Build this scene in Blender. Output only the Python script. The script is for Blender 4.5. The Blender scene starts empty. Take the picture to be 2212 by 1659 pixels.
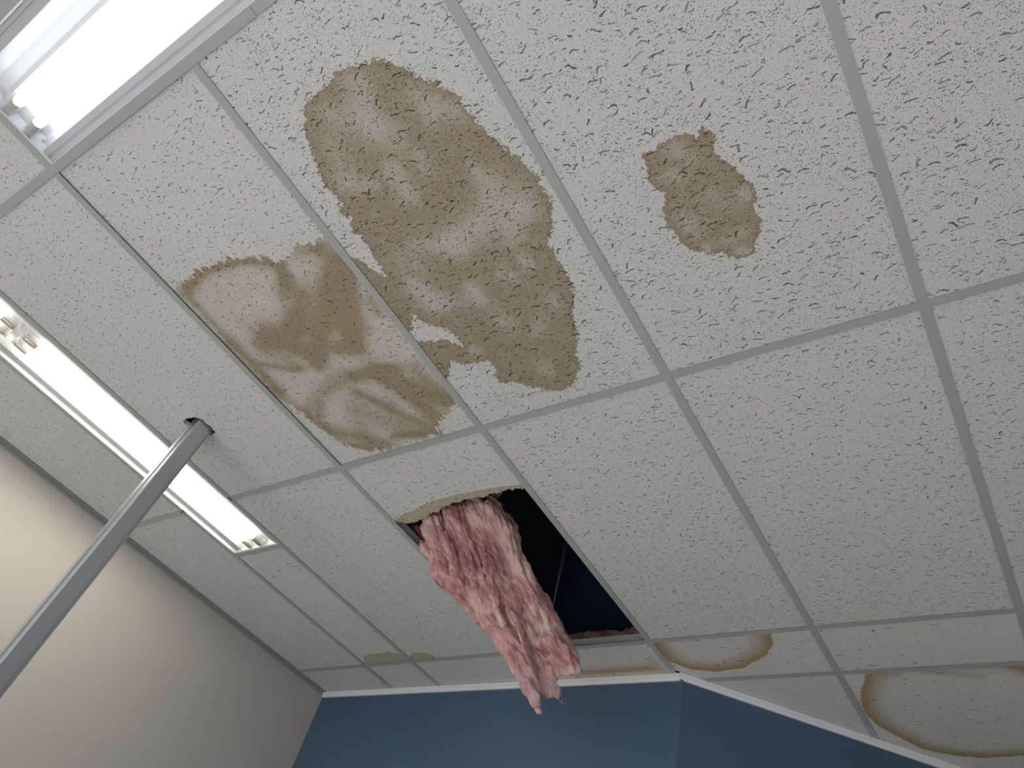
import bpy, bmesh, math, random
from mathutils import Vector, Matrix, noise
from mathutils.geometry import tessellate_polygon

# ------------------------------------------------------------------ camera, world, exposure
FT = 0.3048            # the ceiling grid is laid out in feet: u to the right, v away, w up from the grid
CEIL = 2.84            # height of the grid above the floor, metres
def W(u, v, w=0.0): return Vector((u * FT, v * FT, CEIL + w * FT))
scene = bpy.context.scene
COL = scene.collection
cam_data = bpy.data.cameras.new('camera'); cam = bpy.data.objects.new('camera', cam_data); COL.objects.link(cam)
cam_data.sensor_width = 36.0; cam_data.lens = 1564.3 / 2212 * 36.0; cam_data.clip_start = 0.02
right = Vector((0.82612533, 0.51423433, 0.23039096))
down = Vector((-0.25643355, 0.70717044, -0.65890197))
fwd = Vector((-0.50175569, 0.48525564, 0.71607835))
m = Matrix((right, -down, -fwd)).transposed().to_4x4()
m.translation = W(6.01997, 0.31409, -4.83557)
cam.matrix_world = m
scene.camera = cam
world = bpy.data.worlds.new('world'); scene.world = world; world.use_nodes = True
world.node_tree.nodes['Background'].inputs[0].default_value = (0.74, 0.82, 0.95, 1)
world.node_tree.nodes['Background'].inputs[1].default_value = 2.7
vs = scene.view_settings
vs.view_transform = 'Standard'; vs.look = 'None'; vs.gamma = 1.0; vs.use_curve_mapping = False
vs.exposure = -0.19
scene.cycles.use_denoising = True
scene.cycles.max_bounces = 8; scene.cycles.diffuse_bounces = 4
scene.cycles.sample_clamp_indirect = 6.0
TUBE_COOL = ((0.86, 0.93, 1.0), 7.5)
TUBE_WARM = ((1.0, 0.93, 0.78), 22.0)
# added daylight: a low sun through made-up windows; its floor patch brightens the ceiling
sun_data = bpy.data.lights.new('sun', 'SUN'); sun_data.energy = 22.0; sun_data.angle = .02; sun_data.color = (1.0, .985, .965)
sun = bpy.data.objects.new('sun', sun_data); COL.objects.link(sun)
sun.rotation_euler = Vector((.04, .86, -.50)).to_track_quat('-Z', 'Y').to_euler()

# ------------------------------------------------------------------ helpers
def link(o, parent=None):
    COL.objects.link(o)
    if parent: o.parent = parent
    return o
def obj(name, bm, mat, parent=None, smooth=False, loc=None):
    me = bpy.data.meshes.new(name); bm.normal_update(); bm.to_mesh(me); bm.free()
    for mm in (mat if isinstance(mat, (list, tuple)) else [mat]): me.materials.append(mm)
    if smooth:
        for p in me.polygons: p.use_smooth = True
    o = bpy.data.objects.new(name, me)
    if loc is not None: o.location = loc
    return link(o, parent)
def tag(o, label=None, cat=None, group=None, kind=None):
    if label: o['label'] = label
    if cat: o['category'] = cat
    if group: o['group'] = group
    if kind: o['kind'] = kind
    return o
def thing(name, label, cat, loc=(0, 0, 0), group=None, rz=0):
    o = bpy.data.objects.new(name, None); o.empty_display_size = .05; o.location = loc; o.rotation_euler = (0, 0, rz)
    link(o); return tag(o, label, cat, group)
def box(bm, a, b, mi=0):
    vs_ = [bm.verts.new((x, y, z)) for z in (a[2], b[2]) for y in (a[1], b[1]) for x in (a[0], b[0])]
    for f in ((0, 2, 3, 1), (4, 5, 7, 6), (0, 1, 5, 4), (2, 6, 7, 3), (0, 4, 6, 2), (1, 3, 7, 5)):
        bm.faces.new([vs_[i] for i in f]).material_index = mi
def prism(bm, poly, z0, z1, mi=0):
    n = len(poly)
    lo = [bm.verts.new((x, y, z0)) for x, y in poly]; hi = [bm.verts.new((x, y, z1)) for x, y in poly]
    bm.faces.new(lo[::-1]).material_index = mi; bm.faces.new(hi).material_index = mi
    for i in range(n): bm.faces.new((lo[i], lo[(i + 1) % n], hi[(i + 1) % n], hi[i])).material_index = mi
def sweep_profile(bm, prof, length, frame, closed=True):
    """extrude a (y, z) profile along x; frame maps local xyz to the mesh."""
    a = [bm.verts.new(frame(0.0, y, z)) for y, z in prof]; b = [bm.verts.new(frame(length, y, z)) for y, z in prof]
    n = len(prof)
    for i in range(n if closed else n - 1): bm.faces.new((a[i], a[(i + 1) % n], b[(i + 1) % n], b[i]))
    if closed: bm.faces.new(a[::-1]); bm.faces.new(b)
def tube_path(bm, pts, radii, sides=8, cap=True):
    rings = []
    t0 = (pts[1] - pts[0]).normalized(); n = t0.orthogonal().normalized()
    for i, p in enumerate(pts):
        t = (pts[min(i + 1, len(pts) - 1)] - pts[max(i - 1, 0)]).normalized()
        n = (n - t * n.dot(t)).normalized(); b = t.cross(n)
        rings.append([bm.verts.new(p + (n * math.cos(6.28318 * k / sides) + b * math.sin(6.28318 * k / sides)) * radii[i]) for k in range(sides)])
    for r, s in zip(rings, rings[1:]):
        for k in range(sides): bm.faces.new((r[k], r[(k + 1) % sides], s[(k + 1) % sides], s[k]))
    if cap: bm.faces.new(rings[0][::-1]); bm.faces.new(rings[-1])

# ------------------------------------------------------------------ materials
def new_mat(name):
    mt = bpy.data.materials.new(name); mt.use_nodes = True
    nt = mt.node_tree; return mt, nt, nt.nodes['Principled BSDF']
class N:
    """small node-graph writer"""
    def __init__(s, nt): s.nt = nt
    def node(s, typ, **kw):
        n = s.nt.nodes.new(typ)
        for k, v in kw.items(): setattr(n, k, v)
        return n
    def put(s, sock, v):
        if isinstance(v, bpy.types.NodeSocket): s.nt.links.new(v, sock)
        else: sock.default_value = v
    def math(s, op, a, b=0.0, c=0.0, clamp=False):
        n = s.node('ShaderNodeMath', operation=op, use_clamp=clamp)
        s.put(n.inputs[0], a); s.put(n.inputs[1], b); s.put(n.inputs[2], c); return n.outputs[0]
    def smooth(s, x, lo, hi, a=0.0, b=1.0):
        n = s.node('ShaderNodeMapRange', interpolation_type='SMOOTHSTEP')
        s.put(n.inputs[0], x)
        for i, v in enumerate((lo, hi, a, b)): s.put(n.inputs[i + 1], v)
        return n.outputs[0]
    def mix(s, f, a, b, typ='MIX'):
        n = s.node('ShaderNodeMix', data_type='RGBA', blend_type=typ)
        s.put(n.inputs[0], f); s.put(n.inputs[6], a); s.put(n.inputs[7], b); return n.outputs[2]
    def noise(s, vec, scale, detail=3.0, rough=.5, dim='3D'):
        n = s.node('ShaderNodeTexNoise', noise_dimensions=dim); s.put(n.inputs['Vector'], vec)
        s.put(n.inputs['Scale'], scale); s.put(n.inputs['Detail'], detail); s.put(n.inputs['Roughness'], rough); return n
    def vec(s, op, a, b=(0, 0, 0), scale=1.0):
        n = s.node('ShaderNodeVectorMath', operation=op); s.put(n.inputs[0], a); s.put(n.inputs[1], b)
        s.put(n.inputs[3], scale); return n.outputs[1] if op in ('LENGTH', 'DISTANCE', 'DOT_PRODUCT') else n.outputs[0]
    def sep(s, v):
        n = s.node('ShaderNodeSeparateXYZ'); s.put(n.inputs[0], v); return n.outputs
    def attr(s, name): return s.node('ShaderNodeAttribute', attribute_type='GEOMETRY', attribute_name=name).outputs['Fac']
    def bump(s, h, strength, dist, nrm=None):
        n = s.node('ShaderNodeBump'); s.put(n.inputs['Strength'], strength); s.put(n.inputs['Distance'], dist); s.put(n.inputs['Height'], h)
        if nrm is not None: s.put(n.inputs['Normal'], nrm)
        return n.outputs[0]

def paint(name, col, rough=.5, metal=0.0, mottle=.04, bump=.0, scale=8):
    mt, nt, bs = new_mat(name); g = N(nt)
    tc = g.node('ShaderNodeTexCoord').outputs['Object']
    nz = g.noise(tc, scale, 4).outputs[0]
    k = g.math('MULTIPLY_ADD', nz, 2 * mottle, 1 - mottle)
    c = g.node('ShaderNodeVectorMath', operation='SCALE'); c.inputs[0].default_value = col; g.put(c.inputs[3], k)
    g.put(bs.inputs['Base Color'], c.outputs[0]); bs.inputs['Roughness'].default_value = rough; bs.inputs['Metallic'].default_value = metal
    if bump:
        g.put(bs.inputs['Normal'], g.bump(g.noise(tc, 260, 3).outputs[0], bump, .0006))
    return mt

def worms(g, p, scale, length, width, keep, bend=.5, aspect=.72):
    """short curved fissures: one per Voronoi cell, random turn, size and presence. Returns depth 0..1"""
    ps = g.vec('MULTIPLY', p, (scale * aspect, scale, 0))
    v = g.node('ShaderNodeTexVoronoi', voronoi_dimensions='2D', feature='F1'); g.put(v.inputs['Vector'], ps)
    v.inputs['Scale'].default_value = 1.0; v.inputs['Randomness'].default_value = 1.0
    r = g.sep(v.outputs['Color'])
    d = g.sep(g.vec('SUBTRACT', ps, v.outputs['Position']))
    ang = g.math('MULTIPLY_ADD', r[0], 1.5, -.75)
    ca, sa = g.math('COSINE', ang), g.math('SINE', ang)
    x = g.math('ADD', g.math('MULTIPLY', d[0], ca), g.math('MULTIPLY', d[1], sa))
    y = g.math('SUBTRACT', g.math('MULTIPLY', d[1], ca), g.math('MULTIPLY', d[0], sa))
    cur = g.math('MULTIPLY', g.math('SINE', g.math('MULTIPLY_ADD', x, 7.0, g.math('MULTIPLY', r[2], 6.28))), g.math('MULTIPLY', r[1], bend * .12))
    y2 = g.math('ABSOLUTE', g.math('SUBTRACT', y, cur))
    wn = g.noise(p, 260, 2).outputs[0]
    L = g.math('MULTIPLY_ADD', r[2], length * .75, length * .25)
    endf = g.smooth(g.math('DIVIDE', g.math('ABSOLUTE', x), L), .7, 1.0, 1.0, 0.0)
    wd = g.math('MULTIPLY', g.math('MULTIPLY_ADD', r[1], width * .7, width * .5), endf)
    wd = g.math('MULTIPLY', wd, g.smooth(wn, .30, .60, .50, 1.25))
    body = g.math('SUBTRACT', 1.0, g.smooth(g.math('DIVIDE', y2, g.math('MAXIMUM', wd, .0001)), .55, 1.15))
    on = g.math('LESS_THAN', g.math('FRACT', g.math('MULTIPLY', r[0], 7.31)), keep)
    dep = g.math('MULTIPLY_ADD', g.math('FRACT', g.math('MULTIPLY', r[2], 13.7)), .5, .6, clamp=True)
    return g.math('MULTIPLY', g.math('MULTIPLY', body, on), g.math('MULTIPLY', dep, g.math('MINIMUM', g.math('MULTIPLY', endf, 3.0), 1.0)))
def pins(g, p, scale, rad, keep):
    v = g.node('ShaderNodeTexVoronoi', voronoi_dimensions='2D', feature='F1'); g.put(v.inputs['Vector'], p)
    v.inputs['Scale'].default_value = scale
    r = g.sep(v.outputs['Color'])
    rr = g.math('MULTIPLY_ADD', r[1], rad * .7, rad * .45)
    on = g.math('LESS_THAN', r[0], keep)
    return g.math('MULTIPLY', g.math('MULTIPLY', g.smooth(g.math('DIVIDE', v.outputs['Distance'], rr), .6, 1.1, 1.0, 0.0), on), g.math('MULTIPLY_ADD', r[2], .7, .25))

def tile_mat(name, big=.5, small=.5, pin=.5, base=(.62, .62, .60), hole=(.13, .12, .115), stain=None, ts=1.0):
    """mineral fibre board: long fissures, short fissures, pinholes; stain = dict of edge controls read with the mesh attributes sd and den"""
    mt, nt, bs = new_mat(name); g = N(nt)
    co = g.node('ShaderNodeTexCoord').outputs['Object']
    oi = g.node('ShaderNodeObjectInfo').outputs['Random']
    off = g.node('ShaderNodeCombineXYZ'); g.put(off.inputs[0], g.math('MULTIPLY', oi, 37.0)); g.put(off.inputs[1], g.math('MULTIPLY', oi, 91.0))
    p = g.vec('ADD', co, off.outputs[0])
    wob = g.noise(p, 90, 3, .6).outputs['Color']
    pw = g.vec('ADD', p, g.vec('SCALE', g.vec('SUBTRACT', wob, (.5, .5, .5)), scale=.006))
    wob2 = g.noise(p, 330, 2, .6).outputs['Color']
    pw = g.vec('ADD', pw, g.vec('SCALE', g.vec('SUBTRACT', wob2, (.5, .5, .5)), scale=.0016))
    k1 = worms(g, pw, 37 * ts, .40, .062, big, 1.3)
    k2 = worms(g, g.vec('ADD', pw, (3.3, 7.7, 0)), 70 * ts, .30, .070, small, .9)
    k3 = pins(g, g.vec('ADD', pw, (1.1, 5.7, 0)), 215 * ts, .27, pin)
    # the pinholes come and go in patches
    patch = g.smooth(g.noise(p, 14, 2).outputs[0], .36, .6)
    k3 = g.math('MULTIPLY', k3, g.math('MULTIPLY_ADD', patch, .6, .4))
    cav = g.math('MAXIMUM', g.math('MAXIMUM', k1, k2), k3)
    grain = g.noise(p, 420, 3, .6).outputs[0]
    soft = g.noise(p, 5, 3).outputs[0]
    kk = g.math('ADD', g.math('MULTIPLY_ADD', grain, .26, .84), g.math('MULTIPLY', soft, .06))
    col = g.vec('SCALE', base, scale=kk)
    if stain:
        sd, den = g.attr('sd'), g.attr('den')
        st = stain
        fr = g.noise(g.vec('MULTIPLY', p, st.get('stretch', (1, 1, 1))), st.get('fscale', 70), 4, .65).outputs[0]
        fr2 = g.noise(p, 22, 3, .6).outputs[0]
        sdn = g.math('ADD', sd, g.math('ADD', g.math('MULTIPLY', g.math('SUBTRACT', fr, .5), st['fray']), g.math('MULTIPLY', g.math('SUBTRACT', fr2, .5), st.get('wander', .03))))
        inside = g.smooth(sdn, 0.0, st['edge'])
        rim = g.smooth(sdn, 0.0, st['rimw'], 1.0, 0.0)
        speck = g.noise(p, 290, 3, .75).outputs[0]
        m1 = g.noise(p, 9, 4, .6).outputs[0]; m2 = g.noise(g.vec('MULTIPLY', p, st.get('streak', (1, 1, 1))), 30, 4, .6).outputs[0]
        amt = g.math('ADD', den, g.math('MULTIPLY', rim, st['rim']))
        amt = g.math('ADD', amt, g.math('MULTIPLY', g.math('SUBTRACT', m1, .5), st['mottle']))
        amt = g.math('ADD', amt, g.math('MULTIPLY', g.math('SUBTRACT', m2, .5), st['mottle'] * .8))
        amt = g.math('ADD', amt, g.math('MULTIPLY', g.math('SUBTRACT', speck, .5), st.get('speck', .6)), clamp=True)
        amt = g.math('MULTIPLY', g.math('MULTIPLY', amt, st.get('gain', 1.0)), inside, clamp=True)
        tint = g.mix(g.smooth(m1, .35, .65), st.get('c1', (.70, .52, .33, 1)), st.get('c2', (.66, .51, .37, 1)))
        full = g.mix(amt, (1, 1, 1, 1), tint)
        # faint yellowing of the whole wetted area
        full = g.mix(g.math('MULTIPLY', inside, st.get('yellow', .3)), full, g.mix(1.0, full, (.95, .90, .78, 1), 'MULTIPLY'))
        col = g.mix(1.0, col, full, 'MULTIPLY')
    cav_shade = g.mix(1.0, col, (.17, .155, .15, 1), 'MULTIPLY')  # shade inside fissures and pinholes, painted into the base colour
    col = g.mix(g.math('MULTIPLY', cav, .95), col, cav_shade)
    g.put(bs.inputs['Base Color'], col); bs.inputs['Roughness'].default_value = .95; bs.inputs['Specular IOR Level'].default_value = .15
    h = g.math('SUBTRACT', g.math('MULTIPLY', grain, .12), cav)
    h = g.math('ADD', h, g.math('MULTIPLY', g.noise(p, 120, 2).outputs[0], .18))
    g.put(bs.inputs['Normal'], g.bump(h, .9, .0016))
    return mt

def emit(name, col, s):
    mt, nt, bs = new_mat(name)
    bs.inputs['Base Color'].default_value = (.9, .9, .9, 1)
    bs.inputs['Emission Color'].default_value = (*col, 1); bs.inputs['Emission Strength'].default_value = s
    return mt

# ------------------------------------------------------------------ outlines on the ceiling, in grid feet (u, v)
BIG = [[3.3334,0.6886],[3.4352,0.776],[3.508,0.9007],[3.5835,0.9675],[3.6363,1.0367],[3.7346,1.1577],[3.7001,1.2374],[3.7123,1.3093],[3.7213,1.4178],[3.7573,1.5185],[3.8317,1.6892],[3.8917,1.8554],[3.9122,2.0261],[3.9038,2.1462],[3.7974,2.3113],[3.6995,2.4455],[3.6945,2.6271],[3.6964,2.8176],[3.6376,2.9893],[3.5289,3.1486],[3.4793,3.3401],[3.37,3.5173],[3.3457,3.6495],[3.2596,3.7042],[3.1388,3.8376],[2.9751,3.8213],[2.7863,3.7109],[2.6746,3.5974],[2.5187,3.553],[2.5114,3.4407],[2.5849,3.3839],[2.5689,3.2715],[2.438,3.2696],[2.2108,3.1665],[2.1469,3.2332],[2.0393,3.3292],[1.9428,3.3443],[1.9568,2.7917],[2.0343,2.816],[2.2191,2.8879],[2.3264,2.8897],[2.3903,2.9888],[2.4396,3.048],[2.431,2.9306],[2.4009,2.8231],[2.2498,2.7353],[2.2078,2.6461],[2.1998,2.5491],[2.1367,2.6456],[2.0513,2.7134],[1.9686,2.7038],[1.9828,1.8384],[2.0886,1.8893],[2.1417,2.008],[2.2282,2.1676],[2.2173,2.081],[2.2234,1.9427],[2.2641,1.8618],[2.2398,1.7636],[2.2649,1.7028],[2.1996,1.6976],[2.2309,1.6305],[2.2999,1.5819],[2.2348,1.492],[2.2519,1.4309],[2.3184,1.4159],[2.2949,1.3064],[2.2759,1.2399],[2.3093,1.1464],[2.3348,1.0514],[2.3633,0.9601],[2.4186,0.8637],[2.5051,0.7465],[2.5387,0.6852],[2.6005,0.6471],[2.682,0.6503],[2.782,0.6375],[2.9076,0.6464],[2.9695,0.5987],[3.0926,0.6054],[3.2376,0.6457]]
BIGL = [[3.053,0.757,2.994,0.989,0.111,0.8],[2.751,0.83,3.069,1.182,0.108,0.55],[3.42,1.016,3.465,1.186,0.095,0.45],[3.473,1.116,3.639,1.236,0.074,0.45],[2.905,1.387,2.888,1.591,0.085,0.8],[2.603,0.994,2.518,1.203,0.096,0.4],[3.162,1.386,3.167,1.47,0.066,0.6],[2.437,1.294,2.654,1.395,0.071,0.6],[3.497,1.627,3.498,1.689,0.051,0.6],[3.545,1.813,3.482,1.909,0.089,0.8],[2.997,2.089,3.66,2.034,0.133,0.9],[2.676,1.995,2.983,2.177,0.084,0.55],[3.653,2.116,3.423,2.278,0.085,0.5],[2.42,2.331,2.465,2.48,0.11,1.0],[2.874,2.547,2.864,2.671,0.071,1.0],[3.438,2.469,3.457,2.548,0.057,0.7],[3.206,2.513,3.273,2.59,0.059,0.6],[3.446,2.91,3.459,2.966,0.069,0.5],[2.93,2.908,2.981,2.982,0.101,0.5],[2.42,2.541,2.728,2.615,0.083,0.5],[3.276,3.047,3.161,3.162,0.063,0.5],[3.013,3.497,3.026,3.559,0.068,0.6],[2.526,3.139,2.499,3.1,0.059,0.6],[2.439,2.036,2.565,2.14,0.087,0.4]]
SMALL = [[5.1163,2.0714],[5.1285,2.1365],[5.1669,2.1519],[5.109,2.2511],[5.1119,2.343],[5.1681,2.4066],[5.1993,2.4953],[5.2525,2.6141],[5.2371,2.7215],[5.1975,2.7694],[5.2147,2.8882],[5.1758,2.9718],[5.1162,3.0278],[5.0835,3.14],[5.0135,3.1439],[4.9317,3.1301],[4.8783,3.0852],[4.865,3.0275],[4.7667,3.0062],[4.6836,2.9439],[4.6296,2.8552],[4.6174,2.7558],[4.584,2.665],[4.6131,2.5336],[4.6854,2.4265],[4.6222,2.338],[4.6018,2.2505],[4.6568,2.162],[4.6337,2.1134],[4.6665,2.0732],[4.7498,2.0951],[4.8185,2.0557],[4.914,2.0665],[5.0043,2.086],[5.0327,2.1353],[5.0804,2.0814]]
SMALLL = [[4.882,2.141,4.912,2.228,0.07,0.4],[4.745,2.299,4.824,2.355,0.046,0.5],[4.964,2.595,5.008,2.655,0.067,0.35],[5.166,2.631,5.173,2.673,0.043,0.8],[4.727,2.667,4.75,2.782,0.063,0.6],[5.039,2.931,4.931,2.946,0.049,0.5],[5.042,3.113,4.986,3.076,0.036,0.9],[4.775,2.984,4.775,2.941,0.029,0.7]]
SOFT = [[-0.12,1.4229],[0.2067,1.3577],[0.3426,1.3363],[0.4797,1.3117],[0.6742,1.3246],[0.8514,1.3478],[1.0608,1.3967],[1.2242,1.4834],[1.3783,1.5763],[1.4979,1.5666],[1.6728,1.5525],[1.8958,1.5918],[2.12,1.6711],[2.12,1.8208],[2.12,3.6833],[1.939,3.6326],[1.8217,3.6914],[1.5571,3.8763],[1.5489,3.93],[1.4236,3.9748],[0.8754,3.9305],[0.6545,3.9515],[0.4839,3.9054],[0.2881,3.72],[0.2126,3.4828],[0.1427,3.2077],[-0.12,2.5931],[-0.12,1.9931]]
SOFTD = [[0.195,1.427,0.451,1.366,0.073,0.9],[0.496,1.357,0.921,1.405,0.06,0.95],[0.929,1.397,1.349,1.605,0.058,0.95],[1.349,1.605,1.242,1.837,0.068,0.8],[1.824,1.669,1.91,1.857,0.1,0.7],[1.622,1.605,1.783,1.651,0.082,0.5],[1.864,1.941,1.563,2.417,0.126,0.95],[1.781,1.905,1.331,2.267,0.127,0.95],[1.299,1.971,1.015,2.198,0.123,0.8],[1.119,1.896,1.317,1.761,0.079,0.6],[1.015,2.198,0.65,2.296,0.129,0.9],[1.292,2.309,0.909,2.583,0.117,0.9],[1.541,2.408,1.415,2.623,0.114,1.0],[1.914,2.28,1.876,2.429,0.048,0.6],[0.662,2.118,0.405,2.264,0.1,0.6],[0.551,2.258,0.775,2.376,0.111,0.75],[0.758,2.462,0.979,2.578,0.099,0.6],[1.212,2.606,1.353,2.66,0.086,0.95],[0.816,2.611,0.827,2.743,0.051,0.6],[0.125,1.485,0.122,2.123,0.055,0.6],[0.122,2.123,0.119,2.821,0.083,0.75],[0.119,2.821,0.16,3.228,0.075,0.5],[0.462,2.413,0.622,2.602,0.08,0.4],[0.211,2.448,0.575,2.65,0.058,0.6],[0.575,2.65,0.92,2.714,0.045,0.5],[0.438,1.968,0.543,2.132,0.077,0.3],[0.648,3.01,1.106,2.943,0.069,0.6],[1.106,2.943,1.595,3.028,0.077,0.85],[1.388,2.983,1.841,3.566,0.121,0.95],[1.478,3.176,1.647,3.836,0.102,0.9],[0.499,3.095,0.35,3.256,0.062,0.5],[1.688,3.063,1.861,3.066,0.053,0.3],[1.788,3.162,1.902,3.522,0.076,0.6],[0.596,2.991,0.238,3.146,0.085,0.45],[1.004,3.137,1.458,3.843,0.082,0.75],[0.25,3.443,0.836,3.895,0.102,0.65],[0.817,3.276,0.591,3.779,0.112,0.35],[0.931,3.455,1.206,3.76,0.133,0.5],[0.984,3.795,1.549,3.93,0.054,0.8],[1.581,3.677,1.582,3.885,0.081,0.7],[0.186,3.201,0.282,3.566,0.09,0.6],[0.288,3.72,0.679,3.921,0.052,0.8],[0.741,2.909,1.073,2.834,0.046,0.35]]
RING1 = [[2.0797,7.7237],[1.9937,8.1475],[2.041,8.5183],[2.2351,8.7393],[2.5721,8.8349],[2.956,8.7749],[3.2977,8.5409],[3.4788,8.3013],[3.5508,8.0073],[3.4889,7.7512],[2.4811,7.581]]
RING2 = [[4.7484,8.8269],[4.3017,9.0346],[4.1435,9.4018],[4.0647,9.6808],[4.032,10.0342],[4.1014,10.3441],[4.2527,10.6256],[4.4704,10.9894],[4.8074,11.1724],[5.1565,11.2483],[5.6632,11.1694],[6.4794,10.772],[6.6513,8.8808]]
RING2D = [[4.933,9.072,5.455,9.231,0.054,0.45],[5.79,9.05,5.971,9.265,0.089,1.0]]
TRIMD = [[0.538,8.664,1.884,8.652,0.091,0.9],[1.865,8.474,1.922,8.716,0.077,0.8]]
SM1D = [[-2.9759,7.9521],[-2.8092,7.7316],[-2.6111,7.6879],[-2.2266,7.6978],[-2.0748,7.772],[-2.0161,7.9157],[-2.1731,8.1182],[-3.0111,8.1659]]
SM2D = [[-2.0258,7.9282],[-1.8336,7.7769],[-1.6724,7.7716],[-1.5245,7.8177],[-1.481,7.9429],[-1.5803,8.0785],[-2.0851,8.1285]]
TEAR_IN = [[0.0186,5.0044],[0.2232,4.9147],[0.4005,4.892],[0.5383,4.8514],[0.7797,4.8076],[0.9509,4.8054],[1.1555,4.7975],[1.3411,4.8099],[1.5578,4.8162],[1.7048,4.8273],[1.8666,4.8587],[1.9835,4.8618]]
TEAR_OUT = [[-0.0424,5.0618],[0.0572,5.0692],[0.1445,5.11],[0.2606,5.1219],[0.3557,5.0926],[0.4396,5.1056],[0.5132,5.0451],[0.6224,5.0216],[0.6808,5.0372],[0.7738,4.9758],[0.8958,4.9579],[0.9555,4.9405],[1.0445,4.9566],[1.134,4.923],[1.2,4.9414],[1.3168,4.941],[1.3932,4.9706],[1.4624,4.9331],[1.5605,4.9366],[1.6236,4.9545],[1.6712,4.9281],[1.7359,4.9228],[1.7833,4.9442],[1.8623,4.9432],[1.899,4.9616],[1.9688,4.9348]]
STRANDS = [[[0.326,5.316,0.2,0.125],[0.363,5.498,0.048,0.147],[0.374,5.728,-0.13,0.181],[0.444,5.962,-0.28,0.146],[0.64,6.187,-0.48,0.144],[0.817,6.334,-0.655,0.109],[1.006,6.484,-0.88,0.096],[1.129,6.599,-1.051,0.095],[1.24,6.688,-1.203,0.098],[1.347,6.741,-1.34,0.056],[1.42,6.78,-1.463,0.02]],[[0.679,5.311,0.23,0.167],[0.724,5.568,0.0,0.166],[0.719,5.833,-0.21,0.166],[0.787,6.096,-0.43,0.154],[0.963,6.296,-0.663,0.14],[1.161,6.453,-0.91,0.126],[1.293,6.586,-1.124,0.114],[1.399,6.668,-1.301,0.081],[1.419,6.701,-1.416,0.04]],[[0.901,5.388,0.35,0.145],[0.971,5.667,0.097,0.155],[0.998,5.935,-0.117,0.149],[1.045,6.202,-0.33,0.137],[1.16,6.415,-0.58,0.119],[1.265,6.55,-0.805,0.095],[1.384,6.672,-1.0,0.094],[1.444,6.756,-1.15,0.103],[1.476,6.792,-1.251,0.072]],[[1.065,5.451,0.4,0.112],[1.161,5.67,0.2,0.144],[1.169,5.861,0.035,0.143],[1.226,6.121,-0.153,0.132],[1.308,6.335,-0.34,0.13],[1.446,6.512,-0.55,0.139],[1.547,6.642,-0.775,0.137],[1.66,6.737,-0.927,0.124],[1.699,6.779,-1.0,0.103]],[[1.196,5.865,0.168,0.089],[1.191,6.083,-0.01,0.078],[1.247,6.306,-0.16,0.077],[1.369,6.456,-0.3,0.082],[1.473,6.588,-0.445,0.081],[1.544,6.698,-0.625,0.075],[1.656,6.807,-0.803,0.074],[1.703,6.865,-0.897,0.063]],[[0.628,5.286,-0.057,0.024],[0.658,5.477,-0.222,0.055],[0.674,5.681,-0.373,0.06],[0.705,5.828,-0.5,0.02]],[[1.068,5.331,-0.04,0.02],[1.094,5.532,-0.223,0.049],[1.087,5.762,-0.41,0.054],[1.103,5.957,-0.62,0.045],[1.173,6.096,-0.835,0.015]],[[1.17,6.095,-0.6,0.02],[1.29,6.214,-0.775,0.044],[1.386,6.328,-1.0,0.043],[1.464,6.44,-1.214,0.015]],[[1.504,6.126,-0.5,0.018],[1.591,6.255,-0.665,0.04],[1.696,6.361,-0.867,0.035],[1.803,6.44,-1.023,0.017]],[[-0.216,5.451,0.34,0.06],[-0.11,5.55,0.283,0.095],[0.025,5.657,0.228,0.094]],[[0.1,5.52,0.03,0.07],[0.14,5.66,-0.03,0.078],[0.176,5.769,-0.07,0.092]],[[0.263,5.753,-0.263,0.079],[0.329,5.871,-0.338,0.073],[0.462,5.935,-0.378,0.067]],[[1.53,6.754,-1.129,0.062],[1.578,6.795,-1.232,0.031],[1.582,6.822,-1.324,0.015]],[[0.173,5.401,0.52,0.154],[0.58,5.407,0.622,0.175],[0.924,5.466,0.665,0.15]],[[1.17,6.339,-0.32,0.088],[1.313,6.496,-0.485,0.108],[1.402,6.621,-0.688,0.107],[1.453,6.689,-0.809,0.063]],[[0.21,5.329,0.14,0.057],[0.247,5.483,0.023,0.068],[0.339,5.655,-0.097,0.079],[0.381,5.826,-0.207,0.085]],[[1.382,6.556,-0.782,0.084],[1.472,6.629,-0.901,0.078],[1.52,6.699,-1.021,0.072],[1.548,6.75,-1.116,0.062]],[[1.253,6.697,-1.226,0.072],[1.328,6.736,-1.326,0.061],[1.386,6.763,-1.409,0.045],[1.423,6.786,-1.491,0.03]],[[1.525,6.745,-1.16,0.056],[1.573,6.776,-1.242,0.041],[1.594,6.797,-1.311,0.025]]]

M_tee = paint('tee_paint', (.39, .40, .385), .45, mottle=.03)
M_angle_w = paint('white_angle', (.88, .87, .88), .4, mottle=.02)
M_angle_g = paint('grey_angle', (.30, .30, .30), .5, mottle=.05)
M_beige = paint('beige_wall', (.52, .495, .46), .5, mottle=.03, bump=.35, scale=3)
M_blue = paint('blue_wall', (.068, .122, .185), .5, mottle=.05, bump=.35, scale=3)
M_plain = paint('plain_wall', (.45, .44, .42), .6)
M_floor = paint('floor_sheet', (.66, .65, .64), .45, mottle=.08, scale=2)
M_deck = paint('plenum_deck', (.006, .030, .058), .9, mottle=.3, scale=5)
M_white = paint('white_enamel', (.70, .71, .72), .35, mottle=.01)
M_rail = paint('rail_enamel', (.50, .50, .52), .35, mottle=.02)
M_cap = paint('lamp_cap', (.62, .58, .54), .35, metal=.6, mottle=.05)
M_post = paint('post_aluminium', (.52, .54, .57), .34, metal=.65, mottle=.02)
M_wire = paint('wire_steel', (.35, .36, .30), .5, metal=.5)
M_cool = emit('tube_cool', *TUBE_COOL); M_warm = emit('tube_warm', *TUBE_WARM)

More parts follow.
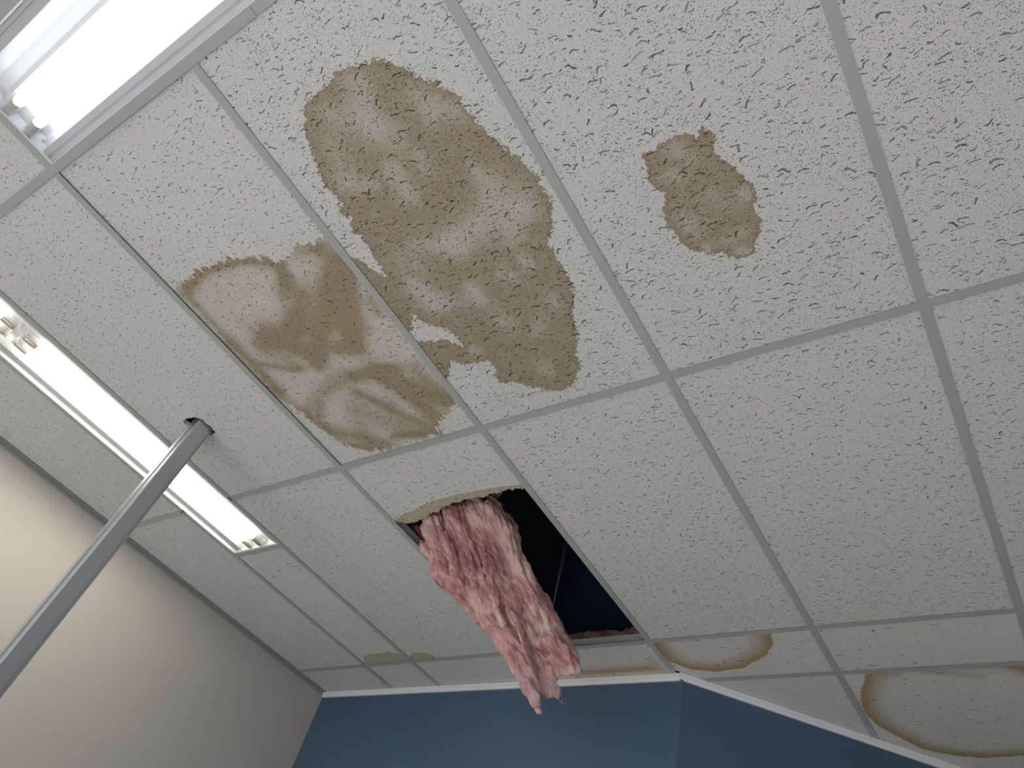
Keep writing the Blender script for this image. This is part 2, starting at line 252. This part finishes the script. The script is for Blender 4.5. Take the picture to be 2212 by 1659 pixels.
# ------------------------------------------------------------------ the setting
RX, RV0, RV1, LX = 13.0, -10.0, 14.72, -4.63
APEX = (2.1, 8.83); KNEE = (8.0, 14.72)
TOPW = 2.6
def wallmesh(name, poly, mat, z0=0.0, z1=CEIL + TOPW * FT):
    bm = bmesh.new()
    prism(bm, [(u * FT, v * FT) for u, v in poly], z0, z1)
    return tag(obj(name, bm, mat), kind='structure')
wallmesh('wall_left', [(LX - .4, RV0 - .4), (LX, RV0), (LX, 8.75), (LX - .4, 9.2)], M_beige)
BACK = ([(LX, 8.75), APEX, KNEE, (KNEE[0] - .3, KNEE[1] + .4), (1.9, 9.25), (LX - .4, 9.2)])
wallmesh('wall_back', BACK, M_blue, 0, CEIL + .04)
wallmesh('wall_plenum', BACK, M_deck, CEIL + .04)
wallmesh('wall_far', [KNEE, (RX, RV1), (RX + .4, RV1 + .4), (KNEE[0] - .3, RV1 + .4)], M_plain)
wallmesh('wall_right', [(RX, RV0), (RX + .4, RV0 - .4), (RX + .4, RV1 + .4), (RX, RV1)], M_plain)
ADDED_WIN = ((-2.2, .8), (2.8, 7.0), (8.4, 9.8))      # three unseen openings added to the rear wall to let daylight onto the floor
bm = bmesh.new()
def rear(u0, u1, z0, z1): box(bm, (u0 * FT, (RV0 - .4) * FT, z0), (u1 * FT, RV0 * FT, z1))
xs = [LX - .4] + [q for w_ in ADDED_WIN for q in w_] + [RX + .4]
for i in range(0, len(xs), 2): rear(xs[i], xs[i + 1], 0, CEIL + TOPW * FT)
for a, b in ADDED_WIN: rear(a, b, 0, .25); rear(a, b, 2.6, CEIL + TOPW * FT)
tag(obj('wall_rear', bm, M_plain), kind='structure')
for k, (a, b) in enumerate(ADDED_WIN):
    bm = bmesh.new()
    for x0, x1, z0, z1 in ((a, a + .12, .25, 2.6), (b - .12, b, .25, 2.6), (a, b, .25, .30), (a, b, 2.55, 2.6), ((a + b) / 2 - .05, (a + b) / 2 + .05, .25, 2.6)):
        box(bm, (x0 * FT, (RV0 - .3) * FT, z0), (x1 * FT, (RV0 - .1) * FT, z1))
    tag(obj('added_window_%d' % (k + 1), bm, M_white), kind='structure')
bm = bmesh.new(); box(bm, ((LX - .4) * FT, (RV0 - .4) * FT, -.1), ((RX + .4) * FT, (RV1 + .4) * FT, 0)); tag(obj('floor', bm, M_floor), kind='structure')
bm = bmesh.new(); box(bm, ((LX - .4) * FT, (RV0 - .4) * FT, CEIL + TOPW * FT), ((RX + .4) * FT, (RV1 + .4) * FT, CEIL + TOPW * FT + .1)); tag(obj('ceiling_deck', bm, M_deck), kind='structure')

# wall angles
def angle(name, a, b, inward, mat, h=.085, t=.045, fl=.0):
    a, b, n = Vector((*a, 0)), Vector((*b, 0)), Vector((*inward, 0)).normalized()
    bm = bmesh.new(); d = b - a; L = d.length; d.normalize()
    fr = lambda x, y, z: W(*(a + d * x + n * y)[:2], z)
    prof = [(0, -h), (t * .8, -h), (t, -h + .01), (t, -.002), (t + fl, -.002), (t + fl, .006), (0, .006)] if fl else [(0, -h), (t * .8, -h), (t, -h + .012), (t, .006), (0, .006)]
    sweep_profile(bm, prof, L, fr)
    bmesh.ops.recalc_face_normals(bm, faces=bm.faces)
    return tag(obj(name, bm, mat), kind='structure')
angle('trim_1', (LX, RV0), (LX, 8.74), (1, 0), M_angle_g, .05, .03, .05)
angle('trim_2', (LX + .02, 8.75), (APEX[0] + .02, APEX[1]), (0, -1), M_angle_w)
angle('trim_3', (APEX[0] - .034, APEX[1] - .034), KNEE, (1, -1), M_angle_w)

# ------------------------------------------------------------------ the tee grid
grid = thing('ceiling_grid', 'pale grey metal tee grid that carries all the ceiling tiles and light fittings', 'ceiling grid', W(0, 0)); grid['kind'] = 'structure'
def tee(u0, v0, u1, v1, name, lift=0.0, hw=.039):
    bm = bmesh.new()
    a, b = Vector((u0, v0, 0)), Vector((u1, v1, 0)); d = (b - a); L = d.length; d.normalize(); n = Vector((-d.y, d.x, 0))
    fr = lambda x, y, z: (W(*(a + d * x + n * y)[:2], z + lift) - W(0, 0))
    prof = [(-hw, 0), (hw, 0), (hw, .0035), (.004, .0035), (.004, .10), (.011, .10), (.011, .125), (-.011, .125), (-.011, .10), (-.004, .10), (-.004, .0035), (-hw, .0035)]
    sweep_profile(bm, prof, L, fr); bmesh.ops.recalc_face_normals(bm, faces=bm.faces)
    return obj(name, bm, M_tee, grid)
U0 = LX + .03
for v, cuts in ((0, ((U0, -3.04), (-1.96, 2.716), (2.716, 10))), (4, ((U0, -3.04), (-1.96, 2.703), (2.703, 10))), (8, ((U0, 6.7), (6.7, 10))), (-4, ((U0, 2.7), (2.7, 10)))):
    for a, b in cuts: tee(a + .002, v, b - .002, v, 'main_runner')
tee(2.32, 9, 10, 9, 'main_runner'); tee(6.35, 13, 10, 13, 'main_runner')
E = .04
for u in (-2, 0, 2, 4, 6, 8):
    for a, b in ((-4, 0), (0, 4), (4, 8)):
        if u == 2 and a == -4: tee(u, -4 + E, u, -1 - E, 'cross_tee', .002); continue
        tee(u, a + E, u, b - E, 'cross_tee', .002)
for a, b in ((-4, 0), (0, 4), (4, 8)): tee(-3, a + E, -3, b - E, 'cross_tee', .002)
for u in (-3, -2, 0): tee(u, 8 + E, u, 8.73, 'cross_tee', .002)
tee(2, 8 + E, 2, 8.78, 'cross_tee', .002)
for u in (4, 6, 8): tee(u, 8 + E, u, 9 - E, 'cross_tee', .002)
tee(4, 9 + E, 4, 10.69, 'cross_tee', .002); tee(6, 9 + E, 6, 12.69, 'cross_tee', .002); tee(8, 9 + E, 8, 13 - E, 'cross_tee', .002)
tee(-3 + E, 5, -2 - E, 5, 'cross_tee', .002); tee(-3 + E, -3, -2 - E, -3, 'cross_tee', .002)
tee(0, -1, 4, -1, 'cross_tee', .002)

# ------------------------------------------------------------------ tiles
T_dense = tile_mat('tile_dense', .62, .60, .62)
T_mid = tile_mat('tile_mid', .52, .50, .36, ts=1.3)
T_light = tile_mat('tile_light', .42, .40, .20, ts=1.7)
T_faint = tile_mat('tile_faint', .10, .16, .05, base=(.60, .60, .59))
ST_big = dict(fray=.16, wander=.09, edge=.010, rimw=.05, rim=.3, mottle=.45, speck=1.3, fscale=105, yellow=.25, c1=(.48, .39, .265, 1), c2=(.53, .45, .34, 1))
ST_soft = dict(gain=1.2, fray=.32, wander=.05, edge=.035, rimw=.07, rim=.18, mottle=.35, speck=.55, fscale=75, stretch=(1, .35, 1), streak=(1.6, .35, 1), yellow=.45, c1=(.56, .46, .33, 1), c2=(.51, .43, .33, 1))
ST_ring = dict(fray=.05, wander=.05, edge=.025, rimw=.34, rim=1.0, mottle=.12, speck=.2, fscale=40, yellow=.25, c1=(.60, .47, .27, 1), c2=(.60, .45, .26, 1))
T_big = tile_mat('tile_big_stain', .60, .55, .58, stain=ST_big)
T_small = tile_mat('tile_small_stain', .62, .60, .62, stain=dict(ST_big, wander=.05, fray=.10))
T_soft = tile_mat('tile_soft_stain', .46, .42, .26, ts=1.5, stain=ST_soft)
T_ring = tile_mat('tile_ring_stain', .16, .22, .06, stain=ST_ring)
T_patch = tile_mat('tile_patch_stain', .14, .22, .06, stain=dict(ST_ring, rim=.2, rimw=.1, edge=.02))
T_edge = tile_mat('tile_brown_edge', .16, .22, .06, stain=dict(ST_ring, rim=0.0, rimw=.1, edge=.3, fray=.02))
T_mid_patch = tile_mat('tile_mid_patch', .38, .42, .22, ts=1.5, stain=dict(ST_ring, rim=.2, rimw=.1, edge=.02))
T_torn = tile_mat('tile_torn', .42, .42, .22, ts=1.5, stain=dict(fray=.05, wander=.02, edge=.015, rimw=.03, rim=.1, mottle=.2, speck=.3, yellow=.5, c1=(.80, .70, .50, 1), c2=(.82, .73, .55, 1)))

def signed(poly, x, y):
    """signed distance to a closed outline, positive inside"""
    best = 1e9; ins = False; n = len(poly)
    for i in range(n):
        x1, y1 = poly[i]; x2, y2 = poly[(i + 1) % n]
        dx, dy = x2 - x1, y2 - y1
        t = max(0, min(1, ((x - x1) * dx + (y - y1) * dy) / (dx * dx + dy * dy + 1e-12)))
        d = (x - x1 - t * dx) ** 2 + (y - y1 - t * dy) ** 2
        if d < best: best = d
        if (y1 > y) != (y2 > y) and x < dx * (y - y1) / dy + x1: ins = not ins
    d = math.sqrt(best); return d if ins else -d
def stroke(k, x, y):
    x1, y1, x2, y2, r, a = k
    dx, dy = x2 - x1, y2 - y1
    t = max(0, min(1, ((x - x1) * dx + (y - y1) * dy) / (dx * dx + dy * dy + 1e-12)))
    d2 = (x - x1 - t * dx) ** 2 + (y - y1 - t * dy) ** 2
    return a * math.exp(-d2 / (r * r) * .8)
def add_stain(me, org, polys, base, strokes, mode):
    sd = me.attributes.new('sd', 'FLOAT', 'POINT'); de = me.attributes.new('den', 'FLOAT', 'POINT')
    for i, v in enumerate(me.vertices):
        u, w = org[0] + v.co.x / FT, org[1] + v.co.y / FT
        s = max(signed(p, u, w) for p in polys)
        sd.data[i].value = s
        if s < -.25: de.data[i].value = base; continue
        if mode == 'light':
            q = 1.0
            for k in strokes: q *= 1 - min(1, .60 * stroke(k, u, w))
            de.data[i].value = base * q
        else:
            q = 1.0
            for k in strokes: q *= 1 - min(.97, stroke(k, u, w))
            de.data[i].value = base + (1 - base) * (1 - q)
SEED = random.Random(5)
def tile(u0, v0, u1, v1, mat, label, step=.25, clip=None, stain=None, group=None, tilt=(0, 0), lift=.013, sag=.006, shape=None, name='ceiling_tile'):
    g = .012; a, b, c, d = u0 + g, v0 + g, u1 - g, v1 - g
    nx, ny = max(2, int((c - a) / step)), max(2, int((d - b) / step))
    bm = bmesh.new(); rows = []
    for j in range(ny + 1):
        row = []
        for i in range(nx + 1):
            fu, fv = i / nx, j / ny
            u, v = a + (c - a) * fu, b + (d - b) * fv
            z = lift - sag * math.sin(math.pi * fu) * math.sin(math.pi * fv) + tilt[0] * (fu - .5) + tilt[1] * (fv - .5)
            if shape: v, z = shape(u, fv, z)
            row.append(bm.verts.new(((u - u0) * FT, (v - v0) * FT, z * FT)))
        rows.append(row)
    for j in range(ny):
        for i in range(nx): bm.faces.new((rows[j][i], rows[j + 1][i], rows[j + 1][i + 1], rows[j][i + 1]))
    if clip:
        for co, no in clip:
            bmesh.ops.bisect_plane(bm, geom=bm.verts[:] + bm.edges[:] + bm.faces[:], plane_co=((co[0] - u0) * FT, (co[1] - v0) * FT, 0), plane_no=(no[0], no[1], 0), clear_outer=True)
    o = obj(name, bm, mat, loc=W(u0, v0))
    if stain: add_stain(o.data, (u0, v0), *stain)
    so = o.modifiers.new('thickness', 'SOLIDIFY'); so.thickness = .052 * FT; so.offset = -1.0
    return tag(o, label, 'ceiling tile', group, 'thing')
CL45 = [((APEX[0] + .02, APEX[1] - .02), (-1, 1))]
tile(-4.6, -4, -3, 0, T_light, 'unstained ceiling tile against beige wall, wholly left of the long strip light, rear end')
tile(-4.58, 0, -3, 4, T_light, 'narrow cut ceiling tile between the long strip light and the beige wall, left end')
tile(-4.58, 4, -3, 8, T_light, 'cut ceiling tile along the beige wall, behind the post and beyond the strip light end')
tile(-4.58, 8, -3, 8.74, T_faint, 'small clean ceiling tile in the corner where beige and blue walls meet', sag=.001)
tile(-3, 5, -2, 8, T_patch, 'narrow bluish grey ceiling tile running on from the end of the strip light', .03, stain=([SM1D], .55, [], 'dark'))
tile(-3, 8, -2, 8.77, T_faint, 'small pale square ceiling tile at the blue wall, second from the corner', sag=.001)
tile(-2, -4, 0, 0, T_light, 'fissured ceiling tile at the left edge, beside the end plate of the open light fitting')
C1 = tile(-2, 0, 0, 4, T_light, 'plain ceiling tile with a ragged hole where the metal post passes through', .1)
tile(-2, 4, 0, 8, T_mid_patch, 'pale ceiling tile just left of the pink insulation, tiny stain in its far corner', .04, stain=([SM2D], .55, [], 'dark'))
tile(-2, 8, 0, 8.785, T_faint, 'cut ceiling tile at the blue wall, left of the insulation tip', sag=.001)
tile(0, 0, 2, 4, T_soft, 'ceiling tile with soft feathered brown water stains, between post and largest stain', .025, stain=([SOFT], .15, SOFTD, 'dark'), sag=.018, tilt=(0, .004), lift=.026)
tile(0, 8, 2, 8.81, T_edge, 'cut ceiling tile at the blue wall with brown edge, behind the insulation tip', .04, stain=([[(0, 8.2), (2, 8.2), (2, 8.9), (0, 8.9)]], .0, TRIMD, 'dark'), sag=.001)
tile(2, 0, 4, 4, T_big, 'ceiling tile with the largest dark brown water stain', .025, stain=([BIG], .92, BIGL, 'light'), sag=.012)
tile(2, 4, 4, 8, T_mid, 'clean fissured ceiling tile bordering the right side of the dark open hole')
tile(2, 8, 4, 9, T_ring, 'narrow ceiling tile with a brown half ring stain, above the corner of the blue wall', .04, clip=CL45, stain=([RING1], .05, [], 'dark'), sag=.002)
tile(2, 9, 4, 13, T_faint, 'wedge shaped ceiling tile cut along the slanting blue wall', .1, clip=CL45, sag=.002)
tile(4, 0, 6, 4, T_small, 'ceiling tile with one small isolated brown stain', .025, stain=([SMALL], .9, SMALLL, 'light'))
tile(4, 4, 6, 8, T_mid, 'clean ceiling tile below the one with the small isolated stain')
tile(4, 8, 6, 9, T_faint, 'narrow clean grey ceiling tile above the one with the large ring stain', .1, sag=.002)
tile(4, 9, 6, 13, T_ring, 'ceiling tile with a large brown ring stain at the bottom right corner', .05, clip=CL45, stain=([RING2], .05, RING2D, 'dark'))
tile(6, 0, 8, 4, T_dense, 'coarsely fissured ceiling tile in the top right corner', lift=.008)
tile(6, 4, 8, 8, T_mid, 'pinkish grey ceiling tile at the right edge, partly out of the picture')
tile(0, -4, 2, -1, T_light, 'shaded ceiling tile past the far side of the open light fitting', lift=.03)
for a, b, c, d in ((2, -4, 4, -1), (4, -4, 6, 0), (6, -4, 8, 0), (6, 8, 8, 9), (6, 9, 8, 13)):
    tile(a, b, c, d, T_light, 'plain ceiling tile outside the picture', clip=CL45, group='tiles beyond the frame')
# torn tile
def lerp(tab, x):
    tab = sorted(tab)
    if x <= tab[0][0]: return tab[0][1]
    for (x0, y0), (x1, y1) in zip(tab, tab[1:]):
        if x <= x1: return y0 + (y1 - y0) * (x - x0) / (x1 - x0 + 1e-9)
    return tab[-1][1]
def torn(u, f, z):
    vin = lerp(TEAR_IN, u); vo = lerp(TEAR_OUT, u)
    vo += .022 * noise.noise(Vector((u * 26, 3, 0))) + .030 * noise.noise(Vector((u * 48, 9, 0)))
    if f <= .8: return 4.012 + (vin - 4.012) * f / .8, z
    t = (f - .8) / .2
    return vin + (vo - vin) * t, z + .03 * t + (.006 * noise.noise(Vector((u * 40, t * 5, 1))) if t > .05 else 0)
tear_poly = [(u, lerp(TEAR_IN, u)) for u in [-.1 + i * .05 for i in range(45)]] + [(2.2, 5.5), (-.2, 5.5)]
tile(0, 4, 2, 8, T_torn, 'broken ceiling tile with a torn tan edge above the pink insulation', .011, shape=torn, stain=([tear_poly], .75, [], 'dark'), sag=.0, lift=.010)

# ragged hole round the post
bm = bmesh.new(); rng = random.Random(3)
ring = [(-1.46, 2.735), (-1.38, 2.715), (-1.30, 2.725), (-1.23, 2.74), (-1.18, 2.77), (-1.160, 2.80), (-1.168, 2.86), (-1.150, 2.92), (-1.165, 2.97), (-1.17, 3.03), (-1.25, 3.02), (-1.37, 3.03), (-1.43, 3.00), (-1.42, 2.90), (-1.45, 2.82)]
rp = []
for (x1, y1), (x2, y2) in zip(ring, ring[1:] + ring[:1]):
    for k in range(4):
        t = k / 4; rp.append(((x1 + (x2 - x1) * t + rng.uniform(-.008, .008)) * FT, (y1 + (y2 - y1) * t + rng.uniform(-.008, .008)) * FT))
prism(bm, rp, CEIL - .02, CEIL + .05)
cut = obj('cutter', bm, M_deck); bmod = C1.modifiers.new('hole', 'BOOLEAN'); bmod.object = cut; bmod.operation = 'DIFFERENCE'; bmod.solver = 'EXACT'
dg = bpy.context.evaluated_depsgraph_get(); me2 = bpy.data.meshes.new_from_object(C1.evaluated_get(dg)); C1.modifiers.clear(); C1.data = me2
bpy.data.objects.remove(cut)

# the rest of the ceiling, outside the picture, closes the room: boards and bars in relief
bm = bmesh.new()
def outer(u0, v0, u1, v1):
    box(bm, (u0 * FT, v0 * FT, CEIL + .006 * FT), (u1 * FT, v1 * FT, CEIL + .06 * FT), 0)
    x = math.ceil(u0 / 2) * 2
    while x <= u1: box(bm, ((x - .039) * FT, v0 * FT, CEIL + .0), ((x + .039) * FT, v1 * FT, CEIL + .0015), 1); x += 2
    y = math.ceil(v0 / 4) * 4
    while y <= v1: box(bm, (u0 * FT, (y - .039) * FT, CEIL - .0005), (u1 * FT, (y + .039) * FT, CEIL + .001), 1); y += 4
outer(LX, RV0, RX, -4.05); outer(8.05, -3.95, RX, RV1); outer(LX, -3.95, -3.05, -3.9); outer(-3, -3.95, -2.02, -3.02)
prism(bm, [(6.35 * FT, 13.05 * FT), (8.05 * FT, 13.05 * FT), (8.05 * FT, 14.72 * FT)], CEIL + .002, CEIL + .018, 0)
tag(obj('ceiling', bm, [T_light, M_tee]), kind='structure')

# ------------------------------------------------------------------ open fluorescent fittings
def fitting(name, label, u, v, rz, L, lamps, tube_mat, runs, group=None):
    t = thing(name, label, 'light', W(u, v, .004), group, rz)
    F = lambda x, y, z: Vector((x * FT, y * FT, z * FT))
    # housing: long rails with a stepped lip, and the white reflector with its raised middle
    half = [(.028, .0045), (.046, .0045), (.048, .052), (.085, .048), (.092, .058), (.100, .058), (.106, .048), (.158, .052), (.158, .085), (.15, .09), (.235, .17), (.34, .172), (.385, .125)]
    prof = half + [(1 - y, z) for y, z in half[::-1]]
    bm = bmesh.new(); sweep_profile(bm, prof, L - .06, lambda x, y, z: F(x + .03, y, z), closed=False)
    h = obj('housing', bm, M_white, t)
    s = h.modifiers.new('sheet', 'SOLIDIFY'); s.thickness = .0008; s.offset = 0
    # rails are a grey painted strip along each long side
    for a, b in ((0, 1), (1, -1)):
        bm = bmesh.new()
        pr = [(.050, .0505), (.085, .0465), (.092, .0565), (.100, .0565), (.106, .0465), (.1595, .0505), (.1595, .087), (.1575, .087), (.1575, .054), (.052, .054)]
        sweep_profile(bm, [(a + b * y, z - .002) for y, z in pr], L - .12, lambda x, y, z: F(x + .06, y, z))
        bmesh.ops.recalc_face_normals(bm, faces=bm.faces); obj('rail', bm, M_rail, t)
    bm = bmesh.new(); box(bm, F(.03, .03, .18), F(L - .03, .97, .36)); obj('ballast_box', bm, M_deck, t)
    for x0, x1 in ((.028, .036), (L - .036, L - .028)):
        bm = bmesh.new(); box(bm, F(x0, .03, .0045), F(x1, .97, .18))
        fl = (x0, x0 + .035) if x0 < .1 else (x1 - .035, x1)
        box(bm, F(fl[0], .03, .0040), F(fl[1], .97, .0052)); obj('end_plate', bm, M_white, t)
    for q in (.20, .78):
        bm = bmesh.new(); bmesh.ops.create_uvsphere(bm, u_segments=12, v_segments=6, radius=.014 * FT, matrix=Matrix.Translation(F(.05, q, .12))); obj('screw', bm, M_cap, t, True)
    for x0, x1 in runs:
        for y in lamps:
            z = .055; r = .0445
            bm = bmesh.new()
            prof = [(x0 + .225, r * .92), (x0 + .245, r), (x1 - .245, r), (x1 - .225, r * .92)]
            tube_path(bm, [F(x, y, z) for x, _ in prof], [q * FT for _, q in prof], 20)
            tb = obj('tube', bm, tube_mat, t, True)
            for e, sgn in ((x0, 1), (x1, -1)):
                bm = bmesh.new()
                pf = [(e + sgn * .068, .03), (e + sgn * .071, .040), (e + sgn * .085, .0455), (e + sgn * .222, .0455), (e + sgn * .228, .043)]
                tube_path(bm, [F(x, y, z) for x, _ in pf], [q * FT for _, q in pf], 20)
                for q in (-.016, .016): tube_path(bm, [F(e + sgn * .04, y + q, z), F(e + sgn * .072, y + q, z)], [.005 * FT] * 2, 8)
                obj('end_cap', bm, M_cap, tb, True)
                # lamp holder: a small rounded tombstone on the reflector
                bm = bmesh.new(); pts = [(-.035, .165), (.035, .165), (.036, .05)] + [(.036 * math.cos(k * .5236), .05 - .036 * math.sin(k * .5236)) for k in range(1, 6)] + [(-.036, .05)]
                fr = (lambda x, a, b: F(x, y + a, b))
                A = [bm.verts.new(fr(e + sgn * .038, a, b)) for a, b in pts]; B = [bm.verts.new(fr(e + sgn * .066, a, b)) for a, b in pts]
                bm.faces.new(A); bm.faces.new(B[::-1])
                for i in range(len(pts)): bm.faces.new((A[i], B[i], B[(i + 1) % len(pts)], A[(i + 1) % len(pts)]))
                bmesh.ops.recalc_face_normals(bm, faces=bm.faces); obj('lamp_holder', bm, M_white, t)
    return t
fitting('fluorescent_light', 'open fluorescent light fitting with bright white tubes at the top left corner', 0, -1, 0, 4, (.47, .67), M_cool, ((0, 4),))
fitting('fluorescent_light', 'long narrow fluorescent strip light crossed by the metal post, near the beige wall', -2, -3, math.pi / 2, 8, (.40, .61), M_warm, ((0, 4.0), (4.0, 8)))

# ------------------------------------------------------------------ post
bm = bmesh.new()
a, b, c, d = -1.40, -1.190, 2.790, 2.985
pf = [(a, c + .01), (a + .01, c), (a + .085, c), (a + .090, c + .020), (b - .055, c + .020), (b - .050, c), (b - .012, c), (b, c + .012),
      (b, d - .035), (b - .018, d - .030), (b - .018, d - .012), (b, d - .008), (b, d), (a, d)]
prism(bm, [(x * FT, y * FT) for x, y in pf], 0, CEIL + 1.6 * FT)
for v in bm.verts:      # the post leans a little
    k = (CEIL - v.co.z) / 3.2
    v.co.x -= .030 * k; v.co.y -= .075 * k
bmesh.ops.recalc_face_normals(bm, faces=bm.faces)
post = obj('metal_post', bm, M_post); tag(post, 'square grey metal post rising through a hole in the ceiling tile', 'post')

# ------------------------------------------------------------------ hanger wires in the plenum
for (p, q, lab) in (((.98, 7.22, .15), (1.02, 7.20, 2.6), 'thin hanger wire in the dark hole, the more upright one'),
                    ((.98, 7.22, .15), (.72, 7.45, 2.6), 'thin hanger wire in the dark hole, slanting to the left one')):
    bm = bmesh.new(); tube_path(bm, [W(*p), W(*q)], [.0012] * 2, 6); tag(obj('hanger_wire', bm, M_wire, smooth=True), lab, 'wire')

# ------------------------------------------------------------------ pink glass wool
def wool_mat(name, dark=1.0):
    mt, nt, bs = new_mat(name); g = N(nt)
    co = g.node('ShaderNodeTexCoord').outputs['Object']
    # fibres run down the batt: rotate so that the long axis is x, then stretch
    mp = g.node('ShaderNodeMapping'); g.put(mp.inputs['Vector'], co); mp.inputs['Rotation'].default_value = (0, -.76, -1.02)
    v = mp.outputs[0]
    st = g.vec('MULTIPLY', v, (.16, 1, 1))
    n1 = g.noise(st, 26, 5, .62).outputs[0]; n2 = g.noise(g.vec('MULTIPLY', v, (.45, 1, 1)), 11, 3, .6).outputs[0]; n3 = g.noise(g.vec('MULTIPLY', v, (.12, 1, 1)), 120, 4, .7).outputs[0]
    n4 = g.noise(g.vec('MULTIPLY', v, (.4, 1, 1)), 20, 4, .65).outputs[0]
    c = g.mix(g.smooth(n1, .36, .62), (.33, .11, .12, 1), (.62, .31, .30, 1))
    c = g.mix(g.smooth(n2, .50, .64), c, (.78, .53, .47, 1))
    c = g.mix(g.math('MULTIPLY', g.smooth(n4, .55, .68), .65), c, (.84, .70, .59, 1))
    c = g.mix(g.math('MULTIPLY', g.smooth(n3, .50, .66), .6), c, (.84, .62, .60, 1))
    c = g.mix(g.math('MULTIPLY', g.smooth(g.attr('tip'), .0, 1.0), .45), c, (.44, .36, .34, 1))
    sp = g.noise(v, 300, 1).outputs[0]
    c = g.mix(g.smooth(sp, .74, .80), c, (.95, .88, .86, 1))
    g.put(bs.inputs['Base Color'], c); bs.inputs['Roughness'].default_value = .9; bs.inputs['Specular IOR Level'].default_value = .2
    bs.inputs['Sheen Weight'].default_value = .35; bs.inputs['Sheen Roughness'].default_value = .6; bs.inputs['Sheen Tint'].default_value = (1, .82, .76, 1)
    h = g.math('ADD', g.math('MULTIPLY', n1, .6), g.math('ADD', g.math('MULTIPLY', n3, .35), g.math('MULTIPLY', n4, .5)))
    g.put(bs.inputs['Normal'], g.bump(h, 1.0, .016))
    return mt
M_wool = wool_mat('pink_wool'); 
M_fibre = paint('pale_fibres', (.80, .62, .60), .7, mottle=.2, scale=60)
ORG = W(.7, 5.4, .3); AX = (W(1.35, 6.75, -1.3) - W(.7, 5.4, .3)).normalized()
S1 = AX.cross(Vector((0, 0, 1))).normalized(); S2 = AX.cross(S1)
def wool(strands, voxel, amp, name, label, cat):
    bm = bmesh.new()
    for s in strands:
        pts = [W(*q[:3]) - ORG for q in s]; rr = [q[3] * FT for q in s]
        # finer sampling with a little wander
        P2, R2 = [], []
        for i in range(len(pts) - 1):
            ns = max(5, int((pts[i + 1] - pts[i]).length / (.3 * min(rr[i], rr[i + 1]))))
            for k in range(ns):
                t = k / ns; P2.append(pts[i].lerp(pts[i + 1], t)); R2.append(rr[i] * (1 - t) + rr[i + 1] * t)
        P2.append(pts[-1]); R2.append(rr[-1])
        for p, r in zip(P2, R2):
            n = noise.noise_vector(p * 9) * .10 * r
            bmesh.ops.create_icosphere(bm, subdivisions=2, radius=r * (1 + .14 * noise.noise(p * 14)), matrix=Matrix.Translation(p + n))
        tube_path(bm, P2, [r * .85 for r in R2], 10)
    tmp = obj('tmp', bm, M_wool); rm = tmp.modifiers.new('r', 'REMESH'); rm.mode = 'VOXEL'; rm.voxel_size = voxel
    sm = tmp.modifiers.new('s', 'SMOOTH'); sm.iterations = 9; sm.factor = .6
    dgr = bpy.context.evaluated_depsgraph_get(); me = bpy.data.meshes.new_from_object(tmp.evaluated_get(dgr))
    old = tmp.data; bpy.data.objects.remove(tmp); bpy.data.meshes.remove(old)
    for it in range(2):
        nn = [v.normal.copy() for v in me.vertices]
        for v, n in zip(me.vertices, nn):
            a, b_, c_ = v.co.dot(AX), v.co.dot(S1), v.co.dot(S2)
            q = Vector((a * 5, b_ * 34, c_ * 34)); q2 = Vector((a * 9, b_ * 90, c_ * 90)); q3 = v.co * 26
            if it == 0: d = amp * (1.5 * (abs(noise.noise(q)) - .25) + .6 * noise.noise(q3))
            else: d = amp * (.60 * (abs(noise.noise(q2)) - .25) + .10 * noise.noise(v.co * 110))
            v.co += n * d
        me.update()
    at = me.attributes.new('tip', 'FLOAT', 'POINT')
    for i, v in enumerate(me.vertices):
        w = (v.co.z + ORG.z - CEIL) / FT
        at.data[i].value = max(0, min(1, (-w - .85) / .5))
    for p in me.polygons: p.use_smooth = True
    o = bpy.data.objects.new(name, me); o.location = ORG; link(o)
    return tag(o, label, cat)
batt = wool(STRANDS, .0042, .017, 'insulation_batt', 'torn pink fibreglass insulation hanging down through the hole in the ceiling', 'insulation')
# loose fibres that stand off the surface
rng = random.Random(11); bm = bmesh.new(); vv = batt.data.vertices
for k in range(1100):
    v = vv[rng.randrange(len(vv))]; p = v.co + v.normal * .0006
    d = (AX * rng.choice((1, 1, -1)) + Vector([rng.uniform(-.55, .55) for _ in range(3)])).normalized()
    d = (d - v.normal * d.dot(v.normal) * .9 + v.normal * rng.uniform(0, .10)).normalized()
    L = rng.uniform(.010, .034); n = 5; pts = []
    for i in range(n): 
        t = i / (n - 1); pts.append(p + d * L * t + v.normal * (.004 * math.sin(t * 3.1)) * rng.uniform(.2, 1) + noise.noise_vector((p + d * L * t) * 60) * .004 * t)
    r = rng.choice((.0002, .00026, .0003, .0006)); tube_path(bm, pts, [r, r, r, r * .8, r * .3], 4, cap=False)
fib = obj('loose_fibres', bm, M_fibre, batt, True)
tag(fib, 'pale loose fibres', kind='stuff')
# a second batt lying in the dark beyond the hole
wool([[(.55, 8.5, .32, .2), (1.1, 8.52, .34, .2), (1.7, 8.5, .32, .2)]], .008, .01,
     'insulation_piece', 'dim pink insulation lying in the dark past the far end of the hole', 'insulation')
